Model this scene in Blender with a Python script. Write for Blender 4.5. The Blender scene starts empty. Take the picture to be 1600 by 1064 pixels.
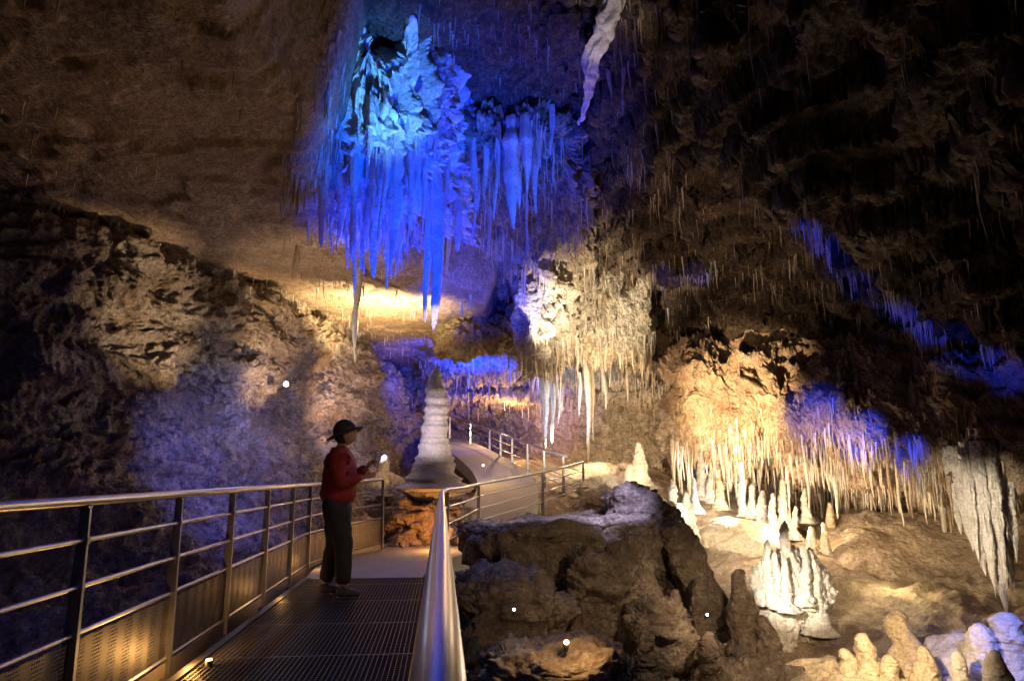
import bpy, bmesh, math, random
import numpy as np
from mathutils import Vector
random.seed(7); rng=np.random.default_rng(11)
scene=bpy.context.scene
scene.view_settings.view_transform='Standard'; scene.view_settings.look='None'; scene.view_settings.exposure=0
CH=1.17; F=1063.0; TH=math.atan(210/1063.0); CT,ST=math.cos(TH),math.sin(TH)
YAW=math.radians(5.8); CY,SY=math.cos(YAW),math.sin(YAW)
# survey helper: bearing angles measured from the tripod + real forward distance (m) -> world point
def P(px,py,Y):
    xc=(px-800)/F; yc=(532-py)/F
    t=Y/(CT-ST*yc)
    return np.array([xc*t,Y,CH+(CT*yc+ST)*t])
def proj(V):
    d=V-np.array([0,0,CH]); f=d[:,1]*CT+d[:,2]*ST; u=-d[:,1]*ST+d[:,2]*CT
    f=np.where(f<0.1,0.1,f)
    return 800+F*d[:,0]/f, 532-F*u/f
def W(a,b,z=0.0):   # walkway frame (a across, b along)
    return np.array([a*CY-b*SY, a*SY+b*CY, z])
# ---------------- noise
perm=rng.permutation(256); perm=np.concatenate([perm,perm])
_g=rng.normal(size=(256,3)); _g/=np.linalg.norm(_g,axis=1)[:,None]
def pn(p):
    pi=np.floor(p).astype(int); pf=p-pi; pi&=255
    u=pf*pf*pf*(pf*(pf*6-15)+10); r=0
    for dx in (0,1):
        for dy in (0,1):
            for dz in (0,1):
                h=perm[perm[perm[(pi[:,0]+dx)&255]+((pi[:,1]+dy)&255)]+((pi[:,2]+dz)&255)]
                g=_g[h]; d=(g*(pf-np.array([dx,dy,dz]))).sum(1)
                w=(u[:,0] if dx else 1-u[:,0])*(u[:,1] if dy else 1-u[:,1])*(u[:,2] if dz else 1-u[:,2])
                r=r+w*d
    return r*1.5
def fbm(p,o=5,gain=.5,ridge=False):
    r=0;a=1.0
    for i in range(o):
        n=pn(p*(2.03**i)+i*17.3)
        if ridge: n=1-2*np.abs(n)*1.3-.35
        r=r+a*n; a*=gain
    return r
# ---------------- mesh helpers
def link(o): scene.collection.objects.link(o)
def mk(name,V,Fc,mat,smooth=True,parent=None,**kw):
    me=bpy.data.meshes.new(name); me.from_pydata([tuple(map(float,v)) for v in V] if not isinstance(V,np.ndarray) else V.tolist(),[],Fc if isinstance(Fc,list) else Fc.tolist())
    if smooth: me.polygons.foreach_set('use_smooth',[True]*len(me.polygons))
    me.materials.append(mat); me.update()
    o=bpy.data.objects.new(name,me); link(o)
    if parent: o.parent=parent
    for k,v in kw.items(): o[k]=v
    return o
def gridfaces(nr,nc):
    i=np.arange((nr-1)*(nc-1)); r=i//(nc-1); c=i%(nc-1); a=r*nc+c
    return np.stack([a,a+1,a+nc+1,a+nc],1)
def cr(Pt,n):
    Pt=np.asarray(Pt,float); m=len(Pt); ext=np.concatenate([[2*Pt[0]-Pt[1]],Pt,[2*Pt[-1]-Pt[-2]]])
    s=np.linspace(0,m-1-1e-6,n); k=s.astype(int); t=(s-k)
    t=t.reshape((-1,)+(1,)*(Pt.ndim-1))
    p0,p1,p2,p3=ext[k],ext[k+1],ext[k+2],ext[k+3]
    return .5*((2*p1)+(-p0+p2)*t+(2*p0-5*p1+4*p2-p3)*t*t+(-p0+3*p1-3*p2+p3)*t**3)
def normals(G):
    du=np.gradient(G,axis=0); dv=np.gradient(G,axis=1); n=np.cross(du,dv); n/=np.linalg.norm(n,axis=2)[:,:,None]+1e-9
    return n
def rockdisp(p,amp,sc=1.0,an=(1,1,1),seed=0,flute=0,fs=5.0,terr=0,rg=.2,fz=.14,gain=.52):
    q=p*np.array(an)*sc+seed
    w=np.stack([pn(q*.7+3),pn(q*.7+9),pn(q*.7+15)],1)
    q=q+w*.5
    d=fbm(q,7,gain)*.85+fbm(q*1.7+5,6,.55,True)*rg
    if terr:
        k=terr; e=d*k; fr=e-np.floor(e); s=np.clip((fr-.4)/.2,0,1); d=.3*d+.7*(np.floor(e)+s)/k
        d=d+.08*fbm(q*6+2,4,.55)
    d=d*amp
    if flute:
        f=fbm(p*np.array([fs,fs,fs*fz])+w*.35+seed,4,.5,True); d=d+f*flute
    return d
def surface(name,G,mat,amp,sc=1,an=(1,1,1),seed=0,flip=False,**kw):
    fl={k:kw.pop(k) for k in ('flute','fs','terr','rg','fz','gain') if k in kw}
    nr,nc=G.shape[:2]; n=normals(G)
    if flip: n=-n
    p=G.reshape(-1,3); N=n.reshape(-1,3)
    d=rockdisp(p,amp,sc,an,seed,**fl)
    V=p+N*d[:,None]
    Fc=gridfaces(nr,nc)
    if flip: Fc=Fc[:,::-1]
    o=mk(name,V,Fc,mat,**kw)
    G2=V.reshape(nr,nc,3); n2=normals(G2); n2=-n2 if flip else n2
    return V,n2.reshape(-1,3)
def patch(name,pts,nr,nc,mat,amp,**kw):
    A=np.array([[P(*c) for c in row] for row in pts])
    A=cr(A,nr); A=cr(A.transpose(1,0,2),nc).transpose(1,0,2)
    return surface(name,A,mat,amp,**kw)
def rows(hc,hr): return [[(c,y,d) for c,d in zip(hc,ds)] for y,ds in hr.items()]
def tps(C):
    C=np.array(C); n=len(C); xy=C[:,:2]
    def K(a,b):
        d2=((a[:,None]-b[None])**2).sum(2); return .5*d2*np.log(d2+1e-9)
    A=np.zeros((n+3,n+3)); A[:n,:n]=K(xy,xy)+np.eye(n)*.15; A[:n,n]=1; A[:n,n+1:]=xy; A[n,:n]=1; A[n+1:,:n]=xy.T
    w=np.linalg.solve(A,np.concatenate([C[:,2],[0,0,0]]))
    def f(q):
        out=np.empty(len(q))
        for i in range(0,len(q),50000):
            s=q[i:i+50000]; out[i:i+50000]=K(s,xy)@w[:n]+w[n]+s@w[n+1:]
        return out
    return f
# ---------------- materials
def newmat(name):
    m=bpy.data.materials.new(name); m.use_nodes=True; nt=m.node_tree; b=nt.nodes['Principled BSDF']; return m,nt,b
def rockmat(name,c1,c2,c3,rough=.7,bump=.5,scale=1.0,streak=.5,spec=.4,dk=.5):
    m,nt,b=newmat(name); N=nt.nodes.new; L=nt.links.new
    tc=N('ShaderNodeTexCoord')
    def noise(s,d=8,vec=None,r=.6):
        x=N('ShaderNodeTexNoise'); x.inputs['Scale'].default_value=s; x.inputs['Detail'].default_value=d; x.inputs['Roughness'].default_value=r
        L(vec if vec else tc.outputs['Object'],x.inputs['Vector']); return x.outputs['Fac']
    def ramp(src,a,bv):
        x=N('ShaderNodeMapRange'); x.inputs[1].default_value=a; x.inputs[2].default_value=bv; L(src,x.inputs[0]); return x.outputs[0]
    def mix(f,a,bb,mode='MIX'):
        x=N('ShaderNodeMix'); x.data_type='RGBA'; x.blend_type=mode
        if isinstance(f,float): x.inputs[0].default_value=f
        else: L(f,x.inputs[0])
        for i,v in ((6,a),(7,bb)):
            if isinstance(v,tuple): x.inputs[i].default_value=(*v,1)
            else: L(v,x.inputs[i])
        return x.outputs[2]
    mp=N('ShaderNodeMapping'); mp.inputs['Scale'].default_value=(4,4,.5); L(tc.outputs['Object'],mp.inputs['Vector'])
    c=mix(ramp(noise(1.3*scale),.4,.62),c1,c2)
    c=mix(ramp(noise(5*scale,10,None,.7),.48,.66),c,c3)
    st=N('ShaderNodeMath'); st.operation='MULTIPLY'; L(ramp(noise(2*scale,6,mp.outputs[0]),.45,.7),st.inputs[0]); st.inputs[1].default_value=streak
    c=mix(st.outputs[0],c,tuple(x*.45 for x in c1))
    c=mix(ramp(noise(22*scale,6),.32,.55),tuple(x*dk for x in c1),c)
    L(c,b.inputs['Base Color'])
    rr=N('ShaderNodeMapRange'); L(noise(6*scale),rr.inputs[0]); rr.inputs[1].default_value=.3; rr.inputs[2].default_value=.7; rr.inputs[3].default_value=rough-.25; rr.inputs[4].default_value=min(1,rough+.2); L(rr.outputs[0],b.inputs['Roughness'])
    b.inputs['Specular IOR Level'].default_value=spec
    vo=N('ShaderNodeTexVoronoi'); vo.inputs['Scale'].default_value=9*scale; L(tc.outputs['Object'],vo.inputs['Vector'])
    ad=N('ShaderNodeMath'); ad.operation='MULTIPLY_ADD'; L(vo.outputs['Distance'],ad.inputs[0]); ad.inputs[1].default_value=.3; L(noise(8*scale,12,None,.66),ad.inputs[2])
    bp=N('ShaderNodeBump'); bp.inputs['Strength'].default_value=bump; bp.inputs['Distance'].default_value=.2; L(ad.outputs[0],bp.inputs['Height']); L(bp.outputs[0],b.inputs['Normal'])
    return m
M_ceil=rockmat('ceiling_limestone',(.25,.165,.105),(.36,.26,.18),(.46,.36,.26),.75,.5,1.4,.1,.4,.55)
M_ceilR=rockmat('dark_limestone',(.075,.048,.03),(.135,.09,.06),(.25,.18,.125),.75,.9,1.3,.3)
M_wall=rockmat('wall_limestone',(.40,.31,.22),(.60,.52,.42),(.16,.105,.07),.8,1.0,1.1,.5,.4,.5)
M_shelf=rockmat('pitted_limestone',(.56,.38,.24),(.70,.55,.39),(.28,.165,.10),.7,.85,1.8,.35)
M_back=rockmat('back_limestone',(.36,.26,.16),(.54,.44,.31),(.17,.11,.07),.75,.7,1.0,.5)
M_drap=rockmat('cream_drapery_limestone',(.64,.54,.39),(.78,.70,.56),(.36,.26,.17),.6,.8,1.4,.4)
M_flow=rockmat('white_flowstone',(.66,.61,.53),(.80,.76,.70),(.50,.43,.35),.45,.4,1.8,.35,.5,.7)
M_cal=rockmat('calcite_stalactite',(.64,.57,.46),(.78,.72,.62),(.46,.36,.25),.4,.35,3.0,.2,.5,.7)
M_calb=rockmat('ochre_stalactite',(.46,.33,.21),(.58,.45,.31),(.30,.19,.11),.5,.35,3.0,.2,.5)
M_cream=rockmat('cream_stalagmite',(.66,.53,.36),(.76,.66,.50),(.46,.34,.21),.5,.4,2.2,.15,.5)
M_pink=rockmat('pinkish_white_calcite',(.72,.63,.58),(.80,.74,.71),(.58,.48,.43),.6,.5,2.4,.3,.35,.8)
M_bould=rockmat('brown_boulder',(.15,.11,.085),(.24,.19,.15),(.34,.29,.23),.6,.6,1.3,.35,.45,.65)
M_floor=rockmat('cave_floor_sediment',(.36,.27,.18),(.48,.38,.27),(.26,.18,.12),.75,.5,1.5,.1,.4,.7)
M_conc=rockmat('concrete_path',(.34,.32,.29),(.40,.38,.35),(.30,.28,.26),.75,.15,3,.0,.4,.9)
def metal(name,col,rough,m=1.0):
    mt,nt,b=newmat(name); b.inputs['Metallic'].default_value=m
    tc=nt.nodes.new('ShaderNodeTexCoord'); n=nt.nodes.new('ShaderNodeTexNoise'); n.inputs['Scale'].default_value=30; n.inputs['Detail'].default_value=6
    nt.links.new(tc.outputs['Object'],n.inputs['Vector'])
    r=nt.nodes.new('ShaderNodeMapRange'); r.inputs[3].default_value=rough-.1; r.inputs[4].default_value=rough+.12; nt.links.new(n.outputs['Fac'],r.inputs[0]); nt.links.new(r.outputs[0],b.inputs['Roughness'])
    mx=nt.nodes.new('ShaderNodeMix'); mx.data_type='RGBA'; mx.inputs[6].default_value=(*[c*.75 for c in col],1); mx.inputs[7].default_value=(*col,1)
    nt.links.new(n.outputs['Fac'],mx.inputs[0]); nt.links.new(mx.outputs[2],b.inputs['Base Color']); return mt
M_steel=metal('brushed_stainless_steel',(.60,.60,.62),.33)
M_galv=metal('galvanised_steel',(.40,.41,.44),.45)
M_kick=metal('brushed_kick_plate',(.26,.22,.18),.55,.5)
M_grate=metal('dark_grating_steel',(.11,.10,.10),.5,.8)
M_perf=metal('perforated_steel',(.13,.125,.13),.5)
nt=M_perf.node_tree; vo=nt.nodes.new('ShaderNodeTexVoronoi'); vo.inputs['Scale'].default_value=55; vo.inputs['Randomness'].default_value=0
tcp=nt.nodes.new('ShaderNodeTexCoord'); nt.links.new(tcp.outputs['Object'],vo.inputs['Vector'])
gt=nt.nodes.new('ShaderNodeMath'); gt.operation='GREATER_THAN'; gt.inputs[1].default_value=.36; nt.links.new(vo.outputs['Distance'],gt.inputs[0]); nt.links.new(gt.outputs[0],nt.nodes['Principled BSDF'].inputs['Alpha'])
def plain(name,col,rough=.7,emit=None,es=0,bump=.15,sc=60):
    m,nt,b=newmat(name); tc=nt.nodes.new('ShaderNodeTexCoord'); n=nt.nodes.new('ShaderNodeTexNoise'); n.inputs['Scale'].default_value=sc; n.inputs['Detail'].default_value=5
    nt.links.new(tc.outputs['Object'],n.inputs['Vector'])
    mx=nt.nodes.new('ShaderNodeMix'); mx.data_type='RGBA'; mx.inputs[6].default_value=(*[c*.7 for c in col],1); mx.inputs[7].default_value=(*[min(1,c*1.2) for c in col],1)
    nt.links.new(n.outputs['Fac'],mx.inputs[0]); nt.links.new(mx.outputs[2],b.inputs['Base Color']); b.inputs['Roughness'].default_value=rough
    bp=nt.nodes.new('ShaderNodeBump'); bp.inputs['Strength'].default_value=bump; bp.inputs['Distance'].default_value=.01; nt.links.new(n.outputs['Fac'],bp.inputs['Height']); nt.links.new(bp.outputs[0],b.inputs['Normal'])
    if emit: b.inputs['Emission Color'].default_value=(*emit,1); b.inputs['Emission Strength'].default_value=es
    return m
M_skin=plain('skin',(.33,.18,.12),.5); M_hair=plain('dark_hair',(.02,.015,.012),.6)
M_jack=plain('maroon_fleece',(.20,.010,.014),.85,bump=.8,sc=18); M_trou=plain('black_trousers',(.012,.012,.016),.8,bump=.6,sc=14)
M_cap=plain('dark_grey_hat',(.035,.035,.038),.85,bump=.5,sc=30); M_shoe=plain('dark_trainers',(.06,.06,.07),.6); M_white=plain('grey_plastic',(.35,.35,.34),.4)
M_eye=plain('eye_white',(.6,.6,.58),.3)
M_house=plain('black_lamp_housing',(.03,.03,.03),.5)
M_lw=plain('lit_white_lens',(.9,.9,.9),.4,(.75,.85,1),14); M_lo=plain('lit_amber_lens',(.9,.6,.3),.4,(1,.5,.12),14)
# ---------------- cave shell
STAL=[]   # (pos,len,rad,mat index)
def pick(VN,n,region,nz=-.25,clump=-9,cs=1.2,seed=1):
    V,N=VN; px,py=proj(V); ok=(V[:,1]>3.5)&(px>-120)&(px<1720)&(py>-160)&(py<1100)&(N[:,2]<nz)
    if region is not None: ok&=region(px,py,V)
    idx=np.nonzero(ok)[0]
    if len(idx)==0: return V[:0]
    c=pn(V[idx]*cs+seed*7.7)+.5*pn(V[idx]*cs*4+seed); idx=idx[c>clump]
    if len(idx)==0: return V[:0]
    return V[rng.choice(idx,min(n,len(idx)),replace=False)]
def scatter(VN,n,lr,rr,region=None,nz=-.25,clump=0.0,cs=1.2,mat=0,seed=1,pw=2.2,persp=0,oth=.2):
    A=pick(VN,n,region,nz,clump,cs,seed)
    ll=pn(A*1.3+seed) if len(A) else []
    for v,q in zip(A,ll):
        k=rng.random()**pw*np.clip(.75+q*1.3,.2,1.4); s=(v[1]/persp) if persp else 1
        STAL.append((v+np.array([0,0,.05]),(lr[0]+(lr[1]-lr[0])*k)*s,(rr[0]+(rr[1]-rr[0])*k)*rng.uniform(.6,1.5)*s,mat if rng.random()>oth else 1-mat))
# slab over the walkway side
xs=np.concatenate([np.linspace(-12,-3.0,330),np.linspace(-2.97,0.2,110)]); ys=np.linspace(-1,28,700)
X,Y=np.meshgrid(xs,ys,indexing='ij')
edge=-2.35+1.9*np.clip((Y-11.5)/3,0,1)+.4*pn(np.stack([Y.ravel()*.5,Y.ravel()*0,Y.ravel()*0],1)).reshape(X.shape)
t=np.clip((X-edge+.3)/.7,0,1.6)
Z=5.1+2.6*t*t
q=np.stack([X.ravel()*.3,Y.ravel()*.45,X.ravel()*0+7],1); e=2.2*fbm(q,4).reshape(X.shape); fr=e-np.floor(e); und=.07*(np.floor(e)+np.clip((fr-.4)/.08,0,1))
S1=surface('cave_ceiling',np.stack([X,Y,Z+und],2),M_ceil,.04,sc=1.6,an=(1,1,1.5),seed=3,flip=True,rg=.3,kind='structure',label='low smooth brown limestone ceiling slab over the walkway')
C=[P(*c) for c in [(700,0,8.2),(900,0,8.2),(800,150,10.5),(700,300,14),(850,300,14.5),(930,200,11.5),(1000,100,9),(1000,300,12),(1060,400,13),(1020,525,17),
 (1250,300,8.5),(1250,500,12.8),(1400,100,6.5),(1600,0,5.2),(1600,300,7),(1600,540,9),(1900,400,6),(1400,400,9),(1450,520,10.5),(1150,520,15),(1120,200,9)]]
C+= [np.array(c,float) for c in [(0,0,8),(0,4,8),(4,0,6),(8,2,4),(-3,12,7.6),(-3,16,7),(0,18,6.4),(2,21,5.8),(5,19,4.6),(8,14,3.2),(10.5,8,2.5),(-3,5,8),(-3,21,6)]]
fc=tps(C)
xs=np.linspace(-3.2,11,680); ys=np.linspace(-.5,24,960); X,Y=np.meshgrid(xs,ys,indexing='ij')
Z=fc(np.stack([X.ravel(),Y.ravel()],1)).reshape(X.shape)
nz_=fbm(np.stack([X.ravel()*.5,Y.ravel()*.5,X.ravel()*0+3],1),6,.55).reshape(X.shape)
Zn=Z+.7*nz_; st=.42; fr=Zn/st-np.floor(Zn/st); s2=np.clip((fr-.43)/.14,0,1); s2=s2*s2*(3-2*s2)
k=np.clip((X-.2)/1.2,0,1); Z=(1-k)*(Z+.15*nz_)+k*(.1*Zn+.9*(np.floor(Zn/st)+s2)*st)
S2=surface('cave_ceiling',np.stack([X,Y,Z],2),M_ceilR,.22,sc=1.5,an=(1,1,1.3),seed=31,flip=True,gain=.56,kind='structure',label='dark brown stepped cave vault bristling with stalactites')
# side wall behind the railing
plan=[(-9.5,2),(-10.5,5),(-9.4,7.9),(-7.0,8.7),(-6.2,9.6),(-5.9,10.7),(-5.5,12.3),(-5.1,14),(-4.6,16),(-4.3,18.5),(-4.2,22),(-4,26),(-2.5,31)]
prof=[(6.0,-.2),(5.2,-.2),(4.95,-.3),(4.65,.15),(3.9,.28),(3.5,.12),(2.9,.3),(2.4,-.05),(1.9,.1),(1.2,.5),(.4,.9),(-.6,1.4),(-2.2,2.1)]
plan=np.array(plan,float); tg=np.gradient(plan,axis=0); tg/=np.linalg.norm(tg,axis=1)[:,None]; nrm=np.stack([tg[:,1],-tg[:,0]],1)
A=np.array([[ (*(plan[i]+nrm[i]*o),z) for i in range(len(plan))] for z,o in prof])
A=cr(A,470); A=cr(A.transpose(1,0,2),980).transpose(1,0,2)
S3=surface('cave_wall',A,M_wall,.34,sc=1.1,an=(.8,.8,1.35),seed=8,flip=False,flute=.05,fs=2.6,fz=.5,rg=.15,gain=.56,terr=3,kind='structure',label='rough ochre and grey limestone cave wall with ledges')
# end wall of the chamber
bc=[540,640,700,780,830,900,1000,1060,1150]
br={260:[23,22,20,18,17,16.5,16,15,14],380:[24,23,20,18.5,17,16,15.5,15,14],450:[25,24,19,18.5,16.8,16.1,15.8,16,15],487:[25,24,17.6,17.3,16.6,16.4,16.2,16.5,16],
 540:[25,24.5,17.2,17.2,18,18.5,18.5,18.5,18.5],565:[25,25,20,20,20,20,19.5,19,19],600:[25,25,24,24.3,24,23,22,21,20],620:[25,25,24.2,24,23.8,23,22,21,20],645:[26,27,27.5,28,26.5,24.5,23,22,21],700:[26,28,30,30,27,25,23,22,21],770:[26,27,29,28,25,23,22,21,20],850:[23,24,25,24,22,21,20,19,18]}
S4=patch('cave_wall',rows(bc,br),480,560,M_back,.42,sc=.9,seed=40,flute=.12,fs=2.5,gain=.54,kind='structure',label='end wall of the cavern with low passage and pale ledges')
# overhanging shelf
sc_=[1035,1080,1150,1200,1250,1300,1350,1400,1450,1500,1550,1700,1900]
def ex(a): return list(np.interp(sc_,[1035,1080,1150,1250,1350,1450,1550,1700,1900],a))
sr=[(500,[18,17.5,16,14,12.5,11.2,10.2,9,7.4]),(545,[17.0,15.4,14.4,13.1,11.8,10.5,9.4,8.2,6.8]),(590,[16.3,13.9,12.9,12.0,11.0,9.9,8.9,7.8,6.4]),(650,[16.3,13.6,12.5,11.5,10.5,9.5,8.8,7.7,6.2]),
 (695,[16.6,14.6,13.6,12.3,10.9,9.8,9,7.8,6.3]),(718,[17.8,16.2,15,13.5,11.9,10.8,9.7,8.4,7]),(735,[19.5,18.7,17.6,16,14.4,13,11.6,10.2,9]),(800,[20.5,19.8,18.8,17.4,15.8,14.3,12.8,11.5,10]),(880,[20,19,18,16.4,14.8,13.4,12.2,10.8,9.6]),(960,[18,17.5,16.5,15,13.8,12.6,11.4,10.2,9])]
dyc=[-8,-14,6,-10,12,-2,26,14,38,24,40,40,40]
S5=patch('cave_wall',[[(c,y+dy*(y>560)*(y<790),d) for c,d,dy in zip(sc_,ex(ds),dyc)] for y,ds in sr],440,700,M_shelf,.46,sc=1.1,seed=60,flute=.10,fs=4,fz=.35,gain=.56,kind='structure',label='overhanging pitted limestone shelf fringed with stalactites')
# floor
C=[P(*c) for c in [(950,730,20),(1050,765,18),(1150,840,14),(1100,900,12),(1250,1000,9.5),(1400,1040,8.3),(1600,1010,8),(1400,900,11),(1500,850,12.5),(1600,920,10),(1300,830,15),(900,850,14),(1150,770,18)]]
C+=[np.array(c,float) for c in [(1,6,-1.5),(1.5,8,-1.4),(-1,4,-1.6),(-3,6,-1.5),(-1.5,10,-.6),(-2.2,13,-.3),(-.9,14,.0),(-.1,16.5,.2),(-.3,19,.6),(-1.5,24,1.4),(-3,20,.5),(1.3,16,.1),(3,3,-1.7),(6,5,-1),(-3,1,-1.6),(-5,12,-.6),(-4,17,.2),(5,22,1.2),(9,14,.5),(9,9,0),(2,10,-1.1),(-1,28,1.9),(6,0,-1.4)]]
ff=tps(C); xs=np.linspace(-11,12,600); ys=np.linspace(-1,31,800); X,Y=np.meshgrid(xs,ys,indexing='ij'); Z=ff(np.stack([X.ravel(),Y.ravel()],1)).reshape(X.shape)
surface('cave_floor',np.stack([X,Y,Z],2),M_floor,.2,sc=.9,seed=80,kind='structure',label='uneven sandy brown cave floor dropping into a pit')
# ---------------- hanging flowstone masses
hc=[410,455,495,535,580,630,680,730]
hr={-140:[10.6,9.6,9.0,8.9,10.4,9.0,9.5,10.6],0:[10.6,9.6,8.9,8.8,10.3,9.0,9.5,10.8],50:[10.7,9.6,9.0,8.8,10.3,8.9,9.5,10.8],100:[10.8,9.6,9.0,8.7,9.1,8.7,9.4,10.8],180:[11,9.8,9.2,8.8,8.6,8.8,9.5,10.9],250:[11.4,10.4,9.7,9.2,9.0,9.3,10.0,11.1],310:[11.8,11,10.4,10.0,9.8,10.1,10.8,11.6],370:[12.4,11.9,11.5,11.3,11.2,11.2,11.6,12.4]}
S6=patch('hanging_flowstone',rows(hc,hr),460,500,M_flow,.26,sc=1.5,an=(1,1,.4),seed=90,flute=.26,fs=4.2,rg=.1,fz=.08,gain=.54,label='massive draped white flowstone hanging from the vault under blue light',category='flowstone')
hc=[650,700,760,820,880,925]
hr={60:[11.6,12,12,12,12,12.5],140:[11.0,11.2,11.0,10.9,11.2,12],200:[10.8,10.8,10.5,10.6,10.9,11.8],250:[11.1,11.2,11.0,11.2,11.4,12.2],320:[12.4,12.4,12.3,12.4,12.6,13.2],390:[14.2,14.2,14.2,14.2,14.2,14.5],440:[16,16.2,16.2,16,15.8,15.6],465:[18,18,18,18,17.5,17]}
S7=patch('hanging_flowstone',rows(hc,hr),420,360,M_back,.36,sc=1.4,an=(1,1,.6),seed=95,flute=.2,fs=4,rg=.2,label='rugged limestone ledge hung with long blue lit stalactites',category='flowstone')
hc=[818,840,870,905,940,980,1018]
hr={340:[17,16,15.6,16,15.8,15.8,15.8],380:[16.2,15.2,14.8,15.4,15.6,15.5,15.3],430:[15.9,14.9,14.8,15.6,15.8,15.5,15.1],490:[15.9,14.8,15.1,15.8,15.9,15.5,15.0],530:[16.0,15.0,15.5,16.0,16.1,15.7,15.3],560:[16.4,15.5,16.4,16.9,17.0,16.8,16.4],590:[17.5,16.6,18.5,18.5,18.5,18.5,18.5]}
S8=patch('flowstone_drapery',rows(hc,hr),340,340,M_drap,.28,sc=1.7,an=(1,1,.45),seed=120,flute=.24,fs=3.6,gain=.55,fz=.1,label='cream flowstone drapery merged with the cavern end wall',category='flowstone')
hc=[1290,1340,1400,1460,1520,1600]
hr={800:[14.5,13.6,13.2,12.8,12.2,11.5],850:[13,12.2,11.8,11.5,11.3,11],920:[12,11.3,11,10.9,10.8,10.6],980:[10.8,10.4,10.2,10.1,10.1,10],1030:[9.6,9.3,9.1,9.1,9.2,9.3],1080:[8.6,8.4,8.3,8.3,8.5,8.7]}
S9=patch('flowstone_wall',rows(hc,hr),200,240,M_floor,.12,sc=.9,seed=130,rg=.1,label='smooth greenish brown flowstone apron sweeping to the floor',category='flowstone')
def drop(cx,y0,y1,Y,w,seed,mat=M_flow):   # ribbed drapery lobe, tapering down
    n=120;m=72; t=np.linspace(0,1,n); th=np.linspace(0,2*np.pi,m,endpoint=False); a=P(cx,y0,Y); H=(a-P(cx,y1,Y))[2]+.4; r=w/2*Y/F
    rad=r*(1.0-.25*t)*np.clip((1-t)/.45,0,1)**.7; T,A=np.meshgrid(t,th,indexing='ij')
    V=np.stack([rad[:,None]*np.cos(A),rad[:,None]*np.sin(A)*.7,-T*H+.4],2).reshape(-1,3); off=np.stack([np.cos(A).ravel(),np.sin(A).ravel(),0*A.ravel()],1)
    q=V*np.array([1,1,.12])*(2.2/r)+seed; s=np.repeat(rad/r,m); V=V+off*(fbm(q*.6,4,.55,True)*r*.3*s+fbm(V*(1/r)+seed,4)*r*.24*s)[:,None]
    V[:,0]+=.25*r*pn(np.stack([V[:,2]*3+seed,V[:,2]*0,V[:,2]*0],1))
    i=np.arange((n-1)*m); rr=i//m; c=i%m; x=rr*m+c; y=rr*m+(c+1)%m
    o=mk('flowstone_drapery',V,np.stack([x,x+m,y+m,y],1),mat,label='white ribbed drapery tapering down from the shelf end',category='flowstone',group='white draperies at the shelf end'); o.location=tuple(a)
for j,a in enumerate([(1505,745,862,9.0,26),(1520,740,900,8.7,28),(1543,740,962,8.6,32),(1560,745,925,8.9,24),(1490,745,835,9.3,20),(1532,750,935,8.4,18),(1512,750,880,8.5,16),(1552,750,900,8.4,16),(1572,750,880,8.8,18)]): drop(*a,seed=j*3.7+1)
# ---------------- stalactites
def stal(pos,L,r,sides=10,rings=12,flute=0.0,bend=0.0,flat=1.0,ang=0.0,sd=0.0,root=0):
    t=np.linspace(0,1,rings); th=np.linspace(0,2*np.pi,sides,endpoint=False)
    if L>14*r: rad=r*(.55*(1-t)**.25+.6*(1-t)**1.6)
    else: rad=r*((1-t)**.85*.9+.12*(1-t)**.2)
    rad=rad+r*.2*np.exp(-t*16)
    if root: rad=rad*np.clip(.35+.65*t*L/root,0,1)
    rad[-1]=r*.06
    bn=pn(np.stack([t*L*5+sd*3.1,t*0+sd,t*0+.5],1))+.6*pn(np.stack([t*L*14+sd,t*0+sd,t*0+3.5],1)); rad=rad*(1+.26*bn)
    T,A=np.meshgrid(t,th,indexing='ij'); R=rad[:,None]*(1+flute*np.cos(A*max(3,sides//4)+sd+T*1.5)*(1-T*.6)+flute*.9*np.cos(A*2+sd*2+T*2))
    bx=bend*L*pn(np.stack([t*1.5+sd,t*0+2,t*0],1)); by=bend*L*pn(np.stack([t*1.5,t*0+sd,t*0+4],1))
    x=R*np.cos(A); y=R*np.sin(A)*flat; ca,sa=math.cos(ang),math.sin(ang)
    V=np.stack([pos[0]+x*ca-y*sa+bx[:,None],pos[1]+x*sa+y*ca+by[:,None],pos[2]-T*L],2).reshape(-1,3)
    i=np.arange((rings-1)*sides); rr=i//sides; c=i%sides; a=rr*sides+c; b=rr*sides+(c+1)%sides
    return V,np.stack([a,a+sides,b+sides,b],1)
NST=0
def stal_obj(pos,L,r,mat,label,name='stalactite',group='stalactites hanging from the cave ceiling',**kw):
    global NST; NST+=1
    V,Fc=stal(np.zeros(3),L,r,**kw)
    o=mk(name,V,Fc,mat,label=label,category='stalactite',group=group); o.location=tuple(pos); return o
PC={}
def snap(VN,px,py):
    k=id(VN[0])
    if k not in PC: PC[k]=proj(VN[0])
    x,y=PC[k]; i=np.argmin((x-px)**2+(y-py)**2); return VN[0][i][1]
def hp(px,y0,y1,Y,w,mat=None,label='slender pale stalactite washed in blue light',up=.3,**kw):
    if not isinstance(Y,(int,float)): Y=snap(Y,px,y0)-.02
    a=P(px,y0,Y); b=P(px,y1,Y); L=a[2]-b[2]; r=w/2*Y/F
    d=dict(sides=22,rings=30,flute=.17,bend=.05,flat=rng.uniform(.5,1),ang=rng.uniform(-.5,.5),sd=rng.uniform(0,90),root=.5); d.update(kw)
    stal_obj(a+np.array([0,0,up]),L+up,r,mat or M_cal,label,**d)
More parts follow.
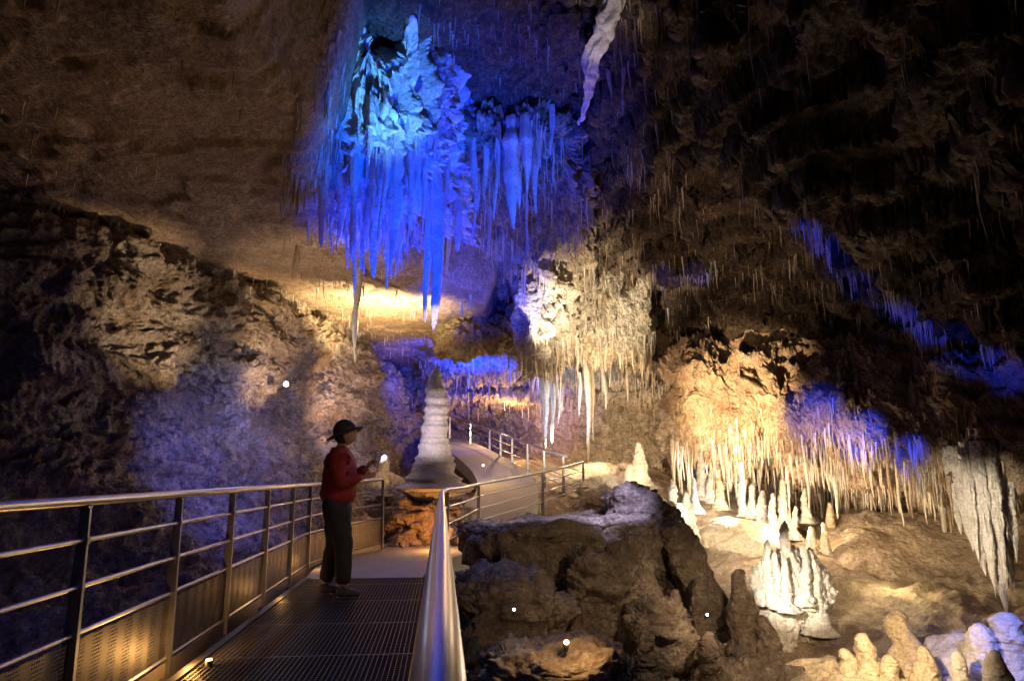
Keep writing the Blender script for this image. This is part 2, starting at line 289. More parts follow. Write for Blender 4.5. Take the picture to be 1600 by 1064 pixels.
for a in [(683,300,517,9.9,34),(671,320,505,10,20),(800,210,358,S7,46),(823,205,300,S7,30),(836,235,335,S7,14),(862,190,245,S7,16),(790,215,270,S7,14),(741,225,385,S7,14),
          (716,225,395,S7,26),(702,230,320,S7,14),(760,220,300,S7,20),(776,220,345,S7,10),(655,260,335,S6,30),(735,410,482,S7,14),(722,415,496,S7,12),(747,270,330,S7,10),(845,210,260,S7,14),(810,250,325,S7,18),(700,330,430,S7,14),(765,330,400,S7,10),
          (538,220,372,S6,34),(557,240,410,S6,20),(590,245,434,S6,30),(600,230,380,S6,16),(620,240,418,S6,30),(646,240,360,S6,18),(512,200,385,S6,24),(494,190,300,S6,26),(470,160,285,S6,16),(527,260,330,S6,16),(572,260,352,S6,26),(455,130,215,S6,12),
          (838,-60,45,7.2,7),(916,570,722,17,13),(850,590,705,17.3,18),(862,600,692,17.5,13),(925,580,690,17.5,8),(872,585,662,17.2,10),(905,600,650,17,8),(945,590,640,17.2,8),(980,590,630,17.2,7)]:
    hp(*a)
hp(560,415,568,12.6,15,M_cal,'long solitary pale stalactite hanging above the path',up=.2)
def hangat(A,lr,rr,label,mat=None,n2=2):
    for v in A:
        for j in range(rng.integers(1,n2+1)):
            o=np.array([rng.normal()*.05,rng.normal()*.05,.2]); k=rng.random()**1.6; L=lr[0]+(lr[1]-lr[0])*k*(.5 if j else 1)
            stal_obj(v+o,L+.2,(rr[0]+(rr[1]-rr[0])*k)*rng.uniform(.7,1.3),mat or M_cal,label,sides=20,rings=26,flute=.16,bend=.05,flat=rng.uniform(.5,1),ang=rng.uniform(-.6,.6),sd=rng.uniform(0,90),root=.35)
FR='fluted white stalactite fringe drop under blue light'
hangat(pick(S6,24,lambda x,y,V:(x>480)&(x<700)&(y>180)&(y<290),nz=2),(.25,1.6),(.02,.075),FR)
hangat(pick(S6,24,lambda x,y,V:(x>480)&(x<700)&(y>270)&(y<350),nz=2),(.15,1.3),(.015,.055),FR)
hangat(pick(S6,14,lambda x,y,V:(x>440)&(x<530)&(y>80)&(y<230),nz=2),(.2,1.1),(.02,.05),FR)
hangat(pick(S7,30,lambda x,y,V:(x>680)&(x<900)&(y>190)&(y<350),nz=2),(.1,1.1),(.012,.04),'slender pale stalactite washed in blue light')
hangat(pick(S8,12,lambda x,y,V:(x>825)&(y>520)&(y<560),nz=2),(.25,.8),(.02,.045),'cream stalactite hanging below the end wall drapery')
scatter(S6,1100,(.1,.8),(.006,.022),lambda x,y,V:(x>430)&(x<730)&(y>170),nz=.3,clump=.0,mat=0,seed=2)
scatter(S7,1300,(.08,.75),(.006,.020),lambda x,y,V:(y>175)&(y<460),nz=.1,clump=.0,cs=1.8,mat=0,seed=22)
scatter(S8,900,(.12,.7),(.008,.026),lambda x,y,V:(y>500)&(y<590),nz=.2,clump=-.3,mat=0,seed=23)
scatter(S8,260,(.08,.3),(.01,.02),lambda x,y,V:(y>370)&(y<500),nz=-.1,clump=0,mat=1,seed=24)
scatter(S1,3600,(.04,.32),(.005,.011),None,nz=-.3,clump=-.05,cs=.9,mat=0,seed=3,oth=.4)
scatter(S1,520,(.05,.3),(.008,.02),lambda x,y,V:(V[:,1]>12.5)&(V[:,1]<15),nz=-.3,clump=-.3,mat=1,seed=4)
scatter(S1,300,(.1,.45),(.008,.022),lambda x,y,V:(x>440)&(x<540)&(y<330),nz=.2,clump=-.1,mat=0,seed=44)
scatter(S2,400,(.06,.4),(.006,.014),lambda x,y,V:(x>640)&(x<930)&(y<180),clump=-.1,mat=0,seed=5)
scatter(S2,900,(.10,.6),(.007,.024),lambda x,y,V:(x>900)&(x<1080),clump=.0,mat=1,seed=55)
scatter(S2,7500,(.04,.36),(.005,.013),lambda x,y,V:(x>950),nz=-.05,clump=-.05,cs=.8,mat=1,seed=6,oth=.35)
scatter(S2,200,(.3,.8),(.006,.010),lambda x,y,V:(x>950)&(y<450),nz=-.3,clump=.1,cs=.8,mat=1,seed=66,oth=.5)
bl=lambda x,y,V:(x>1230)&(np.abs(y-np.interp(x,[1250,1290,1330,1400,1470,1600],[330,375,425,475,530,575])-10*np.sin(x/23))<13+7*np.sin(x/37))
scatter(S2,1500,(.10,.5),(.006,.014),bl,nz=.2,clump=-.15,cs=2,mat=0,seed=7,oth=0,pw=1.6)
scatter(S2,260,(.12,.4),(.006,.014),lambda x,y,V:(x>1010)&(x<1120)&(np.abs(y-430-12*np.sin(x/13))<14),nz=.1,clump=-.2,mat=0,seed=77,oth=0)
scatter(S4,900,(.12,.7),(.012,.035),lambda x,y,V:(x>640)&(y>470)&(y<640),nz=-.0,clump=-.15,mat=1,seed=9)
scatter(S4,1100,(.2,1.0),(.012,.035),lambda x,y,V:(x>830)&(y>500)&(y<600),nz=.1,clump=-.3,mat=0,seed=99,oth=.4)
scatter(S5,3600,(.06,.62),(.006,.024),lambda x,y,V:(x>1050)&(y>670)&(y<790)&(V[:,1]<17),nz=.2,clump=-.15,cs=1.8,mat=0,seed=10,pw=2.0,persp=12.5,oth=.35)
scatter(S5,170,(.3,1.25),(.016,.042),lambda x,y,V:(x>1050)&(y>680)&(y<780)&(V[:,1]<17),nz=.2,clump=-.1,cs=1.8,mat=0,seed=11,pw=2.0,persp=12.5,oth=.3)
scatter(S5,600,(.08,.45),(.008,.022),lambda x,y,V:(x>1050)&(y>600)&(y<700)&(V[:,1]<17),nz=-.05,clump=0,cs=1.8,mat=1,seed=15,pw=1.8)
scatter(S5,900,(.05,.3),(.006,.015),lambda x,y,V:(x>1050)&(y<690),nz=.0,clump=0,mat=1,seed=12)
scatter(S3,160,(.06,.3),(.008,.02),lambda x,y,V:(x>60)&(y<560),nz=-.3,clump=0,mat=1,seed=13)
STAL.sort(key=lambda s:-s[1]*s[2]/s[0][1]**2)
mats=[M_cal,M_calb]
nind=max(0,298-NST)
for s in STAL[:nind]:
    stal_obj(s[0],s[1],s[2],mats[s[3]],'thin pale straw stalactite hanging from rock' if s[2]<.03 else 'tapered calcite stalactite hanging from a rock ledge',sides=12,rings=18,flute=.2,bend=.06,sd=rng.uniform(0,90))
for mi in (0,1):
    VV=[];FF=[];n=0
    for s in STAL[nind:]:
        if s[3]!=mi: continue
        v,f=stal(s[0],s[1],s[2],sides=6,rings=7,bend=.05,sd=rng.uniform(0,90)); VV.append(v);FF.append(f+n);n+=len(v)
    mk('stalactites',np.concatenate(VV),np.concatenate(FF),mats[mi],kind='stuff',label='countless small straw stalactites covering the cave ceiling')
# ---------------- tubes
def tube(pts,rad,sides=12,flute=0,noise=0,cap=True):
    pts=np.array(pts,float); n=len(pts); rad=np.broadcast_to(np.array(rad,float),(n,))
    tg=np.gradient(pts,axis=0); tg/=np.linalg.norm(tg,axis=1)[:,None]
    up=np.array([0,0,1.0]) if abs(tg[0][2])<.9 else np.array([1.0,0,0]); V=[]
    for i in range(n):
        s=np.cross(tg[i],up); s/=np.linalg.norm(s); u=np.cross(s,tg[i])
        for k in range(sides):
            a=2*math.pi*k/sides; r=rad[i]*(1+flute*math.cos(5*a+i*.12)+flute*.7*math.cos(2*a-i*.07))
            V.append(pts[i]+r*(math.cos(a)*s+math.sin(a)*u))
    V=np.array(V)
    if noise: V=V+noise*np.stack([pn(V*4+k*9)+.6*pn(V*11+k*5) for k in range(3)],1)
    Fc=[[i*sides+k,i*sides+(k+1)%sides,(i+1)*sides+(k+1)%sides,(i+1)*sides+k] for i in range(n-1) for k in range(sides)]
    if cap: Fc+= [list(range(sides))[::-1],[(n-1)*sides+k for k in range(sides)]]
    return V,Fc
def box(c,ax,ay,az,taper=1.0):
    c,ax,ay,az=map(np.array,(c,ax,ay,az)); V=[]
    for z in (-1,1):
        k=taper if z<0 else 1
        for x,y in ((-1,-1),(1,-1),(1,1),(-1,1)): V.append(c+ax*x*k+ay*y*k+az*z)
    return np.array(V),[[0,3,2,1],[4,5,6,7],[0,1,5,4],[1,2,6,5],[2,3,7,6],[3,0,4,7]]
def join(L):
    VV=[];FF=[];n=0
    for v,f in L:
        VV.append(v); FF+=[[int(i)+n for i in q] for q in f]; n+=len(v)
    return np.concatenate(VV),FF
cp=cr([P(970,-90,7.7),P(964,-10,7.8),P(943,45,8.0),P(924,100,8.3),P(920,150,8.7),P(908,196,9.0)],110)
rd=np.interp(np.linspace(0,1,110),[0,.3,.6,.8,1],[.15,.12,.10,.06,.012])
V,Fc=tube(cp,rd,40,flute=.22,noise=.055); mk('flowstone_column',V,Fc,M_flow,label='twisted white flowstone column descending from the vault',category='flowstone')
# ---------------- boulders
def rock(px,py,Y,w,h,d,mat,label,name='boulder',flat=0,seed=0,amp=.25,sc=1.6,sub=6,rot=0,cat='rock',point=0,flute=0,top=0,fs=3,terr=0,tilt=0):
    c=P(px,py,Y); bm=bmesh.new(); bmesh.ops.create_icosphere(bm,subdivisions=sub,radius=1)
    V=np.array([v.co[:] for v in bm.verts]); Fc=[[v.index for v in f.verts] for f in bm.faces]; bm.free()
    N=V.copy()
    if flat: V=np.sign(V)*np.abs(V)**flat
    if top: V[:,2]=np.where(V[:,2]>top,top+(V[:,2]-top)*.18,V[:,2])
    if point: 
        k=1-point*np.clip((V[:,2]+.2)/1.2,0,1)**1.2; V[:,0]*=k; V[:,1]*=k
    V=V*np.array([w/2,d/2,h/2]); 
    s=min(w,h,d); q=V/s*sc
    dd=rockdisp(q,amp*s,1,(1,1,1.5 if terr else 1),seed*5.1+.3,flute=flute*s,fs=fs,terr=terr,gain=.54)
    if top: dd=dd*(1-.6*np.clip(N[:,2],0,1))
    V=V+N*dd[:,None]
    ca,sa=math.cos(rot),math.sin(rot); V=np.stack([V[:,0]*ca-V[:,1]*sa,V[:,0]*sa+V[:,1]*ca,V[:,2]],1)
    o=mk(name,V,Fc,mat,label=label,category=cat); o.location=tuple(c); o.rotation_euler=(0,tilt,0); return o
rock(870,855,9.4,2.3,1.2,1.9,M_bould,'large flat-topped brown boulder with scalloped edges',flat=.4,top=.5,seed=1,amp=.2,flute=.04,sc=2.4,fs=4,rot=.15,terr=4,tilt=-.06)
rock(990,830,9.9,.95,1.3,1.2,M_bould,'peaked brown boulder beside the pit',seed=2,amp=.18,flat=.45,point=.35,terr=4)
rock(800,985,7.8,1.1,1.1,1.2,M_bould,'dark craggy boulder below the walkway',seed=3,amp=.22,flat=.42,sc=2.4,terr=4)
rock(930,975,8.2,.8,1.5,.9,M_bould,'tall dark boulder slab with eroded faces',seed=4,amp=.2,flat=.4,sc=2.4,terr=4,tilt=.15)
rock(1000,935,8.6,.5,1.5,.6,M_bould,'leaning slab of brown limestone',seed=41,amp=.18,flat=.4,sc=2,terr=4,tilt=-.35)
rock(1085,905,9.2,.42,1.5,.6,M_bould,'leaning slab of brown limestone',seed=42,amp=.18,flat=.4,sc=2,terr=4,tilt=-.42)
rock(1025,1020,7.6,.6,1.0,.7,M_bould,'broken brown rock in the pit',seed=5,amp=.22,flat=.5,terr=4)
rock(870,1080,6.2,1.3,.7,.9,M_bould,'dark wet rock at the foot of the walkway',seed=6,amp=.22,flat=.5,terr=4)
rock(1045,865,9.7,.55,1.3,.6,M_bould,'upright brown rock block leaning against the boulders',seed=7,amp=.18,flat=.42,terr=4,rot=.4,tilt=-.3)
rock(1180,1075,7.6,1.3,.5,1.0,M_bould,'craggy brown rock mound',seed=8,amp=.25)
rock(668,812,12.6,1.35,1.1,1.2,M_shelf,'golden lit rock mound beside the path',seed=9,amp=.3,flat=.65,sc=2.4,top=.55,terr=3)
rock(677,762,12.6,1.2,.6,1.0,M_pink,'pale flowstone mound under the tall stalagmite',name='flowstone_mound',seed=29,amp=.12,sc=1.2,cat='flowstone',point=.3)
rock(598,775,13.6,.8,.9,.8,M_cream,'small pale rock mound behind the path',seed=10,amp=.25)
rock(960,765,17,2.0,.6,1.5,M_flow,'pale rock mound under white light',seed=12,amp=.25)
rock(1062,815,12.5,.6,1.15,.7,M_flow,'white calcite mound glowing in lamp light',seed=13,amp=.2,point=.5,flute=.06)
rock(1238,930,9.7,.95,1.2,.7,M_flow,'white flowstone mass with rippled skirts',name='flowstone_mound',seed=14,amp=.22,flute=.08,cat='flowstone',fs=5)
rock(1218,995,9.5,.5,.7,.4,M_flow,'small dripping white flowstone skirt',name='flowstone_mound',seed=24,amp=.2,flute=.07,cat='flowstone',fs=5)
rock(1545,1045,7.4,1.2,.7,1.2,M_flow,'rounded pale flowstone dome tinted blue',name='flowstone_mound',seed=15,amp=.12,cat='flowstone')
rock(1150,845,13.5,1.9,.8,1.8,M_cream,'sloping sandy flowstone bank',name='flowstone_mound',seed=16,amp=.12,cat='flowstone')
rock(1345,1080,7.4,1.7,.6,1.2,M_cream,'low cream flowstone bank',name='flowstone_mound',seed=17,amp=.15,cat='flowstone')
# ---------------- stalagmites
def stag(px,yt,yb,Y,wt,wb,mat,label,rip=0,base=1.35,sd=0,nz=.28,bend=.06,pw=.8,tip=.09,rf=7):
    b=P(px,yb,Y); H=P(px,yt,Y)[2]-b[2]; n=130; m=48
    t=np.linspace(0,1,n); rb=wb/2*Y/F; rt=wt/2*Y/F
    rad=(rb+(rt-rb)*t**pw)*np.sqrt(np.clip(1-((t-(1-tip))/tip).clip(0,1)**2,0,1))+rb*(base-1)*np.exp(-t*9)*2*(1-t)
    z=np.zeros(n); q=np.stack([t*rf+sd,z,z],1); rad=rad*(1+rip*(np.abs(pn(q))*2-.5)*(t<.94)+rip*.5*pn(q*2.7))
    th=np.linspace(0,2*np.pi,m,endpoint=False); T,A=np.meshgrid(t,th,indexing='ij')
    V=np.stack([rad[:,None]*np.cos(A),rad[:,None]*np.sin(A),T*(H+.15)-.15],2).reshape(-1,3)
    nn=fbm(V*(.9/max(rb,.05))+sd*3.7,6,.56); off=np.stack([np.cos(A).ravel(),np.sin(A).ravel(),0*A.ravel()],1)
    V=V+off*(nn*rb*nz*(.2+.8*np.repeat(rad/rad.max(),m)))[:,None]; V[:,0]+= bend*H*pn(np.stack([V[:,2]*1.2/max(H,.1)+sd,V[:,2]*0,V[:,2]*0+1],1))
    i=np.arange((n-1)*m); r=i//m; c=i%m; a=r*m+c; bb=r*m+(c+1)%m
    o=mk('stalagmite',V,np.stack([a,bb,bb+m,a+m],1),mat,label=label,category='stalagmite'); o.location=tuple(b); return o
stag(678,574,755,12.6,20,60,M_pink,'tall pinkish white stalagmite with knobbly rings on a rock mound',rip=.22,base=1.55,sd=1,nz=.2,bend=.0,pw=1.15,tip=.14,rf=13)
L1=[(1000,690,752,15,8,40,M_cream),(985,725,755,15,12,34,M_cream),(1050,748,830,12,10,24,M_flow),(1075,768,840,12.0,10,22,M_flow),(1064,785,860,11.7,12,30,M_flow),(598,710,762,13.4,12,26,M_cream),(582,735,768,13.3,10,20,M_cream),
   (1098,712,770,15,8,28,M_flow),(1112,728,775,14.8,8,20,M_flow),(1160,745,795,14.5,7,16,M_flow),(1178,755,798,14.4,7,18,M_flow),(1192,765,805,14.2,8,20,M_flow),(1225,748,810,13.8,8,22,M_flow),(1204,842,925,9.4,8,26,M_flow),(1216,862,930,9.3,8,24,M_flow),
   (1240,812,930,9.5,10,40,M_flow),(1258,850,925,9.3,8,26,M_flow),(1278,858,970,9.4,10,34,M_flow),(1230,872,935,9.2,8,24,M_flow),(1270,822,865,12.5,9,22,M_cream),(1290,815,855,12.5,6,16,M_cream),(1193,875,925,9.5,8,22,M_flow),
   (1165,888,1075,8.2,30,74,M_bould),(1100,900,1000,8.6,22,40,M_bould),(1052,920,1050,7.8,20,46,M_bould),(1110,985,1075,7,22,50,M_bould),(1010,978,1050,7,18,46,M_bould),(1205,960,1080,8.0,26,60,M_bould),(1325,1012,1064,7.2,16,48,M_cream),(1357,988,1064,7.1,18,56,M_cream),
   (1412,952,1050,7.5,30,72,M_cream),(1390,1022,1064,7.0,18,44,M_cream),(1447,1008,1064,7.0,20,56,M_cream),(1503,1015,1064,6.7,14,36,M_flow),(1535,972,1040,7.0,30,64,M_flow),(1582,955,1040,7.0,34,72,M_flow),(1560,1015,1064,6.5,22,52,M_flow),(1125,735,785,14.6,6,20,M_cream),(1243,790,830,13.6,6,16,M_flow),(1300,785,835,13.6,9,20,M_cream),(1260,762,805,13.9,6,18,M_flow),(1208,770,815,13.6,6,16,M_flow),(1085,745,790,14.2,6,18,M_flow)]
LB={'white_flowstone':'small white knobbly stalagmite in lamp light','cream_stalagmite':'cream coloured rounded stalagmite on flowstone','brown_boulder':'dark brown knobbly stalagmite rising from the pit'}
for i,a in enumerate(L1): stag(*a,LB[a[6].name],sd=i*1.3+2,base=1.35,rip=.12,tip=.18,nz=.45,bend=.14,rf=5+i%4)
# ---------------- path + walkway
def ribbon(cs,hw,th):
    c=np.array(cs,float); c=cr(c,80); tg=np.gradient(c,axis=0)[:,:2]; tg/=np.linalg.norm(tg,axis=1)[:,None]; n=np.stack([tg[:,1],-tg[:,0],0*tg[:,0]],1)
    h=cr(np.array(hw,float)[:,None],80)
    A=c-n*h; B=c+n*h; dz=np.array([0,0,th]); G=np.stack([A-dz,A,B,B-dz],1); return G.reshape(-1,3),[list(map(int,f)) for f in gridfaces(80,4)]
V,Fc=ribbon([W(-.9,8.45,-.02),W(-.78,10,-.01),P(680,850,12.3),P(750,805,14.2),P(792,770,16.5),P(778,735,19.3),P(722,697,24),P(680,680,28)],[.68,.78,.9,.8,.75,.75,.75,.75],.35)
mk('path',V,Fc,M_conc,smooth=False,kind='structure',label='pale concrete visitor path climbing into the cave')
parts=[]
b0,b1=.9,8.42; aL,aR=-1.50,-.17
ax=np.array([CY,SY,0]); ay=np.array([-SY,CY,0]); az=np.array([0,0,1.0])
mid=(b0+b1)/2; hl=(b1-b0)/2
for a in np.arange(aL+.02,aR,.032): parts.append(box(W(a,mid,-.018),ax*.0025,ay*hl,az*.016))
wk=bpy.data.objects.new('steel_walkway',None); wk.location=(0,0,0); link(wk); wk['label']='galvanised steel grating walkway with side beams'; wk['category']='walkway'
V,Fc=join(parts); mk('grating_bars',V,Fc,M_grate,False,wk)
parts=[box(W((aL+aR)/2,b,-.017),ax*(aR-aL)/2,ay*(.003 if i%24 else .014),az*.014) for i,b in enumerate(np.arange(b0,b1,.042))]
V,Fc=join(parts); mk('grating_cross_bars',V,Fc,M_grate,False,wk)
V,Fc=join([box(W(aL-.03,mid,-.07),ax*.028,ay*hl,az*.08),box(W(aR+.03,mid,-.07),ax*.028,ay*hl,az*.08),box(W(-.85,mid,-.16),ax*.05,ay*hl,az*.08)])
mk('side_beam',V,Fc,M_grate,False,wk)
V,Fc=join([box(W(-.8,b,-.14),ax*1.0,ay*.03,az*.05) for b in np.arange(1.2,8.5,1.2)]); mk('cross_beam',V,Fc,M_grate,False,wk)
def railing(label,path,postidx,mids,panel=None,post_h=1.2):
    root=bpy.data.objects.new('railing',None); root.location=tuple(path[0]*[1,1,0]); link(root); root['label']=label; root['category']='railing'; root['group']='steel railings along the walkway'
    inv=-np.array(root.location)
    V,Fc=tube(np.array(path)+inv,.0245,20); mk('handrail',V,Fc,M_steel,True,root)
    for dz in mids:
        V,Fc=tube(np.array(path)+inv-[0,0,dz],.0125,12); mk('middle_rail',V,Fc,M_steel,True,root)
    for i in postidx:
        p=np.array(path[i])+inv; tg=np.array(path[min(i+1,len(path)-1)])-np.array(path[max(i-1,0)]); tg[2]=0; tg/=np.linalg.norm(tg); nn=np.array([tg[1],-tg[0],0])
        parts=[box(p-[0,0,.035+post_h/2]+nn*0.0,tg*.009,nn*.022,az*(post_h/2),1.9),box(p-[0,0,.03],tg*.02,nn*.02,az*.006)]
        for dz in mids: parts.append(box(p-[0,0,dz],tg*.014,nn*.03,az*.018))
        V,Fc=join(parts); mk('post',V,Fc,M_galv,False,root)
    if panel:
        z0,z1=panel; n=len(path); pp=np.array(path)+inv
        G=np.stack([pp-[0,0,z0],pp-[0,0,z1]],1).reshape(-1,3); mk('perforated_panel',G,[list(map(int,f)) for f in gridfaces(n,2)],M_perf,False,root)
        t1,f1=tube(pp-[0,0,z1],.012,6); mk('panel_frame',t1,f1,M_galv,False,root)
        nr=np.array([CY,SY,0])*.012
        G=np.stack([pp-[0,0,z1+.02]+nr,pp-[0,0,z1+.27]+nr],1).reshape(-1,3); mk('kick_plate',G,[list(map(int,f)) for f in gridfaces(n,2)],M_kick,False,root)
    return root
pl=[W(-1.75,b,1.045) for b in [-1.1,.07,1.27,2.47,3.67,4.9,6.1,7.3,8.5,9.6]]+[W(-1.5,10.8,1.06),W(-.98,11.9,1.1)]
railing('stainless steel railing with perforated kick panel',pl,range(1,12),[.19,.41,.63],(.66,1.03))
pr=[W(0,b,1.0) for b in (-.6,.8,2.0,3.2,4.4,5.6,6.8)]+[W(.07,8.3,1.0),P(722,762,9.6),P(748,756,11.6),P(800,747,13.2),P(848,738,14.6),P(911,722,16.8)]
railing('steel railing with round handrail turning beside the path',pr,[2,3,4,5,6,7,9,11,12],[.2,.4,.6],None,1.0)
pf=[P(911,722,16.8)+[.03,.05,0],P(880,712,17.8),P(850,702,18.9),P(824,692,20),P(800,684,21.2),P(782,678,22.3),P(765,671,23.5),P(735,661,25),P(703,650,27)]
railing('steel railing climbing along the ramp path',pf,range(1,9),[.25,.5,.75],None,1.0)
# ---------------- lamps
def light(kind,pos,col,e,target=None,size=60,blend=.6,rad=.04):
    d=bpy.data.lights.new('lamp_light',kind); d.color=col; d.energy=e; d.shadow_soft_size=rad
    o=bpy.data.objects.new('lamp_light',d); link(o); o.location=tuple(pos)
    if kind=='SPOT':
        d.spot_size=math.radians(size); d.spot_blend=blend; o.rotation_euler=(Vector(target)-Vector(pos)).to_track_quat('-Z','Y').to_euler()
    return o
def fixture(pos,mat,label,target,r=.035):
    pos=Vector(pos); q=(Vector(target)-pos).to_track_quat('Z','Y').to_matrix()
    root=bpy.data.objects.new('spot_lamp',None); link(root); root.location=pos; root['label']=label; root['category']='lamp'; root['group']='small cave spotlights'
    def cyl(z0,z1,r0,r1):
        V=[];n=20
        for z,rr in ((z0,r0*.01),(z0,r0),(z1,r1),(z1,r1*.01)):
            for k in range(n): V.append(tuple(q@Vector((rr*math.cos(2*math.pi*k/n),rr*math.sin(2*math.pi*k/n),z))))
        return np.array(V),[[i*n+k,i*n+(k+1)%n,(i+1)*n+(k+1)%n,(i+1)*n+k] for i in range(3) for k in range(n)]
    V,Fc=cyl(-.1,0,r,r*1.25); mk('lamp_housing',V,Fc,M_house,True,root); V,Fc=cyl(.0,.008,r,r*.9); mk('lens',V,Fc,mat,True,root)
AMB=(1,.58,.22); WARM=(1,.72,.42); WHT=(1,.86,.66); BLU=(0,.035,1); BL2=(0,.075,1); VIO=(.17,.17,1)
p=P(447,600,12.0); fixture(p,M_lw,'small white spotlight fixed to the cave wall',p+[.5,-1,-.2],.045); light('POINT',p+[.1,-.25,0],(.5,.6,1),26)
p=W(-1.43,4.75,.03); fixture(p,M_lo,'recessed amber floor lamp glowing beside the kick plate',p+[-.1,0,1],.02)
for b,e in ((2.3,.6),(4.75,8),(7.2,1.5),(9.3,1.5)): light('POINT',W(-1.53,b,.10),(1,.48,.12),e)
p=P(885,1003,5.9); fixture(p,M_lo,'amber spotlight clipped on the rocks',p+[0,-.6,.6],.022); light('POINT',p+[.05,-.2,.15],AMB,16)
p=P(803,952,6.3); fixture(p,M_lw,'tiny white spotlight among the rocks',p+[0,-.8,.4],.012); light('POINT',p+[0,-.15,.1],WHT,3)
p=P(1105,960,7.0); fixture(p,M_lw,'tiny white spotlight among the rocks',p+[0,-.8,.4],.012)
p=P(755,727,17.5); fixture(p,M_lo,'amber path light at the foot of the railing',p+[0,-.8,.3],.03); light('POINT',p+[0,-.3,.1],AMB,25)
T=lambda *a:tuple(P(*a))
# blue on hanging mass
light('SPOT',(-.9,6.6,2.8),(.16,.55,1),1150,T(612,130,8.8),24,1.0)
light('SPOT',(-.9,6.6,2.8),(.04,.30,1),600,T(535,60,8.8),26,1.0)
light('SPOT',(-.7,6.4,2.4),(0,.10,1),900,T(480,140,9.4),24,1.0)
light('SPOT',(-.9,6.6,2.8),(.01,.14,1),400,T(600,-10,8.8),36,.9)
light('SPOT',(.3,6.0,1.6),BL2,1700,T(600,110,9.2),38,.7)
light('SPOT',(-.2,7.5,1.5),BLU,3000,T(740,250,11),60,.8)
light('SPOT',(1.6,8.6,3.2),(.01,.12,1),1000,T(800,240,10.6),40,1)
light('SPOT',(-1.9,8.4,2.2),BLU,1700,T(600,340,10),50,.8)
light('SPOT',(.3,6.0,1.6),BLU,900,T(740,40,9.2),46,.9)
light('SPOT',(.9,5.5,2.0),BLU,240,T(915,190,8.9),22,.6)
light('SPOT',(.9,5.5,2.0),WHT,520,T(955,30,7.9),13,.6)
light('SPOT',(-.2,8.0,3.4),WHT,330,T(682,500,9.9),13,.6)
light('SPOT',(-.3,12.6,2.4),BLU,1500,T(740,420,15),60,.7)
light('SPOT',(.5,7.5,1.4),(1,.62,.44),130,T(850,50,9.2),44,.9)
light('SPOT',(-1.6,10.4,2.0),(.6,.72,1),170,T(560,510,12.6),13,.8)
# ceiling slab warm
light('SPOT',(-3.9,10.4,.9),WARM,560,(-3.3,12.8,5.2),66,1)
light('SPOT',(-3.2,6.4,1.0),(1,.60,.34),46,(-3.4,8.2,5.2),80,.9)
light('SPOT',(-3.1,10.0,1.4),WARM,620,(-6.1,10.6,4.1),42,.9)
light('SPOT',(-3.4,12.4,1.4),(1,.66,.3),560,(-5.2,13.6,4.0),52,.9)
light('SPOT',P(600,575,14.8),(1,.76,.40),1800,P(590,450,15.6),120,.8)
light('SPOT',(-3.0,14.2,.9),AMB,900,T(545,520,18),60,.8)
# violet lower wall
light('SPOT',(-2.7,9.4,2.3),VIO,620,T(390,700,11.0),66,.9)
light('SPOT',(-3.2,11.2,1.8),(.35,.35,1),260,T(450,650,12.6),60,.9)
light('SPOT',(-2.4,5.2,-.6),(.07,.08,1),60,(-5,7.4,-.3),100,.8)
light('SPOT',(-2.4,12.8,1.5),(.45,.42,1),700,T(555,630,18),50,.8)
light('SPOT',(-.9,10.2,1.6),(1,.84,.80),190,T(676,665,12.7),34,.7)
light('SPOT',(-2.6,10.6,1.9),(.68,.62,1),100,T(676,670,12.7),36,.7)
light('SPOT',(-2.2,11.6,1.2),WARM,60,T(596,735,13.4),26,.7)
light('POINT',P(684,836,11.5),(1,.42,.07),26)
# back
light('SPOT',P(900,650,12.8),(1,.84,.60),1600,T(930,450,15.5),60,.9)
light('SPOT',P(830,640,13.0),(1,.9,.78),1500,T(852,480,15.0),24,.8)
light('SPOT',P(800,600,14.0),BLU,700,T(832,420,15.3),22,.6)
light('POINT',P(940,600,16.0),WARM,110)
light('SPOT',P(880,720,15.4),(.45,.6,1),420,T(885,640,17.3),56,.8)
light('SPOT',P(860,700,17),WHT,1500,T(930,650,22),80,.8)
light('SPOT',P(730,640,18),BLU,3000,T(740,570,21),96,.6)
light('POINT',P(920,690,20),WARM,180)
light('POINT',P(790,660,24),AMB,260)
light('SPOT',P(790,600,15.5),(.75,.72,1),190,T(765,735,19),50,.8)
light('SPOT',P(985,735,13.5),WHT,260,T(1000,715,15),60,.7)
# right shelf
light('SPOT',(1.9,8.8,1.6),(1,.70,.38),4800,T(1150,635,13),36,.8)
light('SPOT',(2.7,9.2,.9),WARM,850,T(1320,750,11.5),52,.8)
light('POINT',P(1230,815,12.7),WARM,90)
light('POINT',P(1130,785,13.6),WHT,80)
light('POINT',P(1100,740,15.6),WHT,80)
light('POINT',P(1390,880,10.2),(1,.80,.42),28)
light('SPOT',P(1170,860,10.0),WHT,460,T(1190,790,14),70,.8)
light('SPOT',P(1480,880,6.2),(1,.84,.62),520,T(1532,820,8.8),34,.8)
light('SPOT',P(1260,600,8.6),BLU,900,T(1275,655,11.6),24,1)
light('SPOT',P(1350,620,8.2),BLU,900,T(1345,685,10.8),20,1)
light('SPOT',P(1430,640,7.6),BLU,420,T(1420,715,10),14,1)
for a in [(1262,350,9.2,7),(1290,385,9.6,8),(1312,420,9.8,7),(1345,455,9.9,7),(1385,480,10,7),(1425,510,9.9,7),(1470,535,9.7,8),(1520,555,9.4,8),(1575,575,9.1,9)]:
    light('SPOT',P(a[0]-20,a[1]+230,6.0),BLU,620,T(a[0],a[1],a[2]),a[3],.9)
light('SPOT',P(1020,640,6.5),WARM,430,T(1090,420,11.5),46,.9)
light('SPOT',P(1000,700,9),BLU,700,T(1040,438,13.4),8,.8)
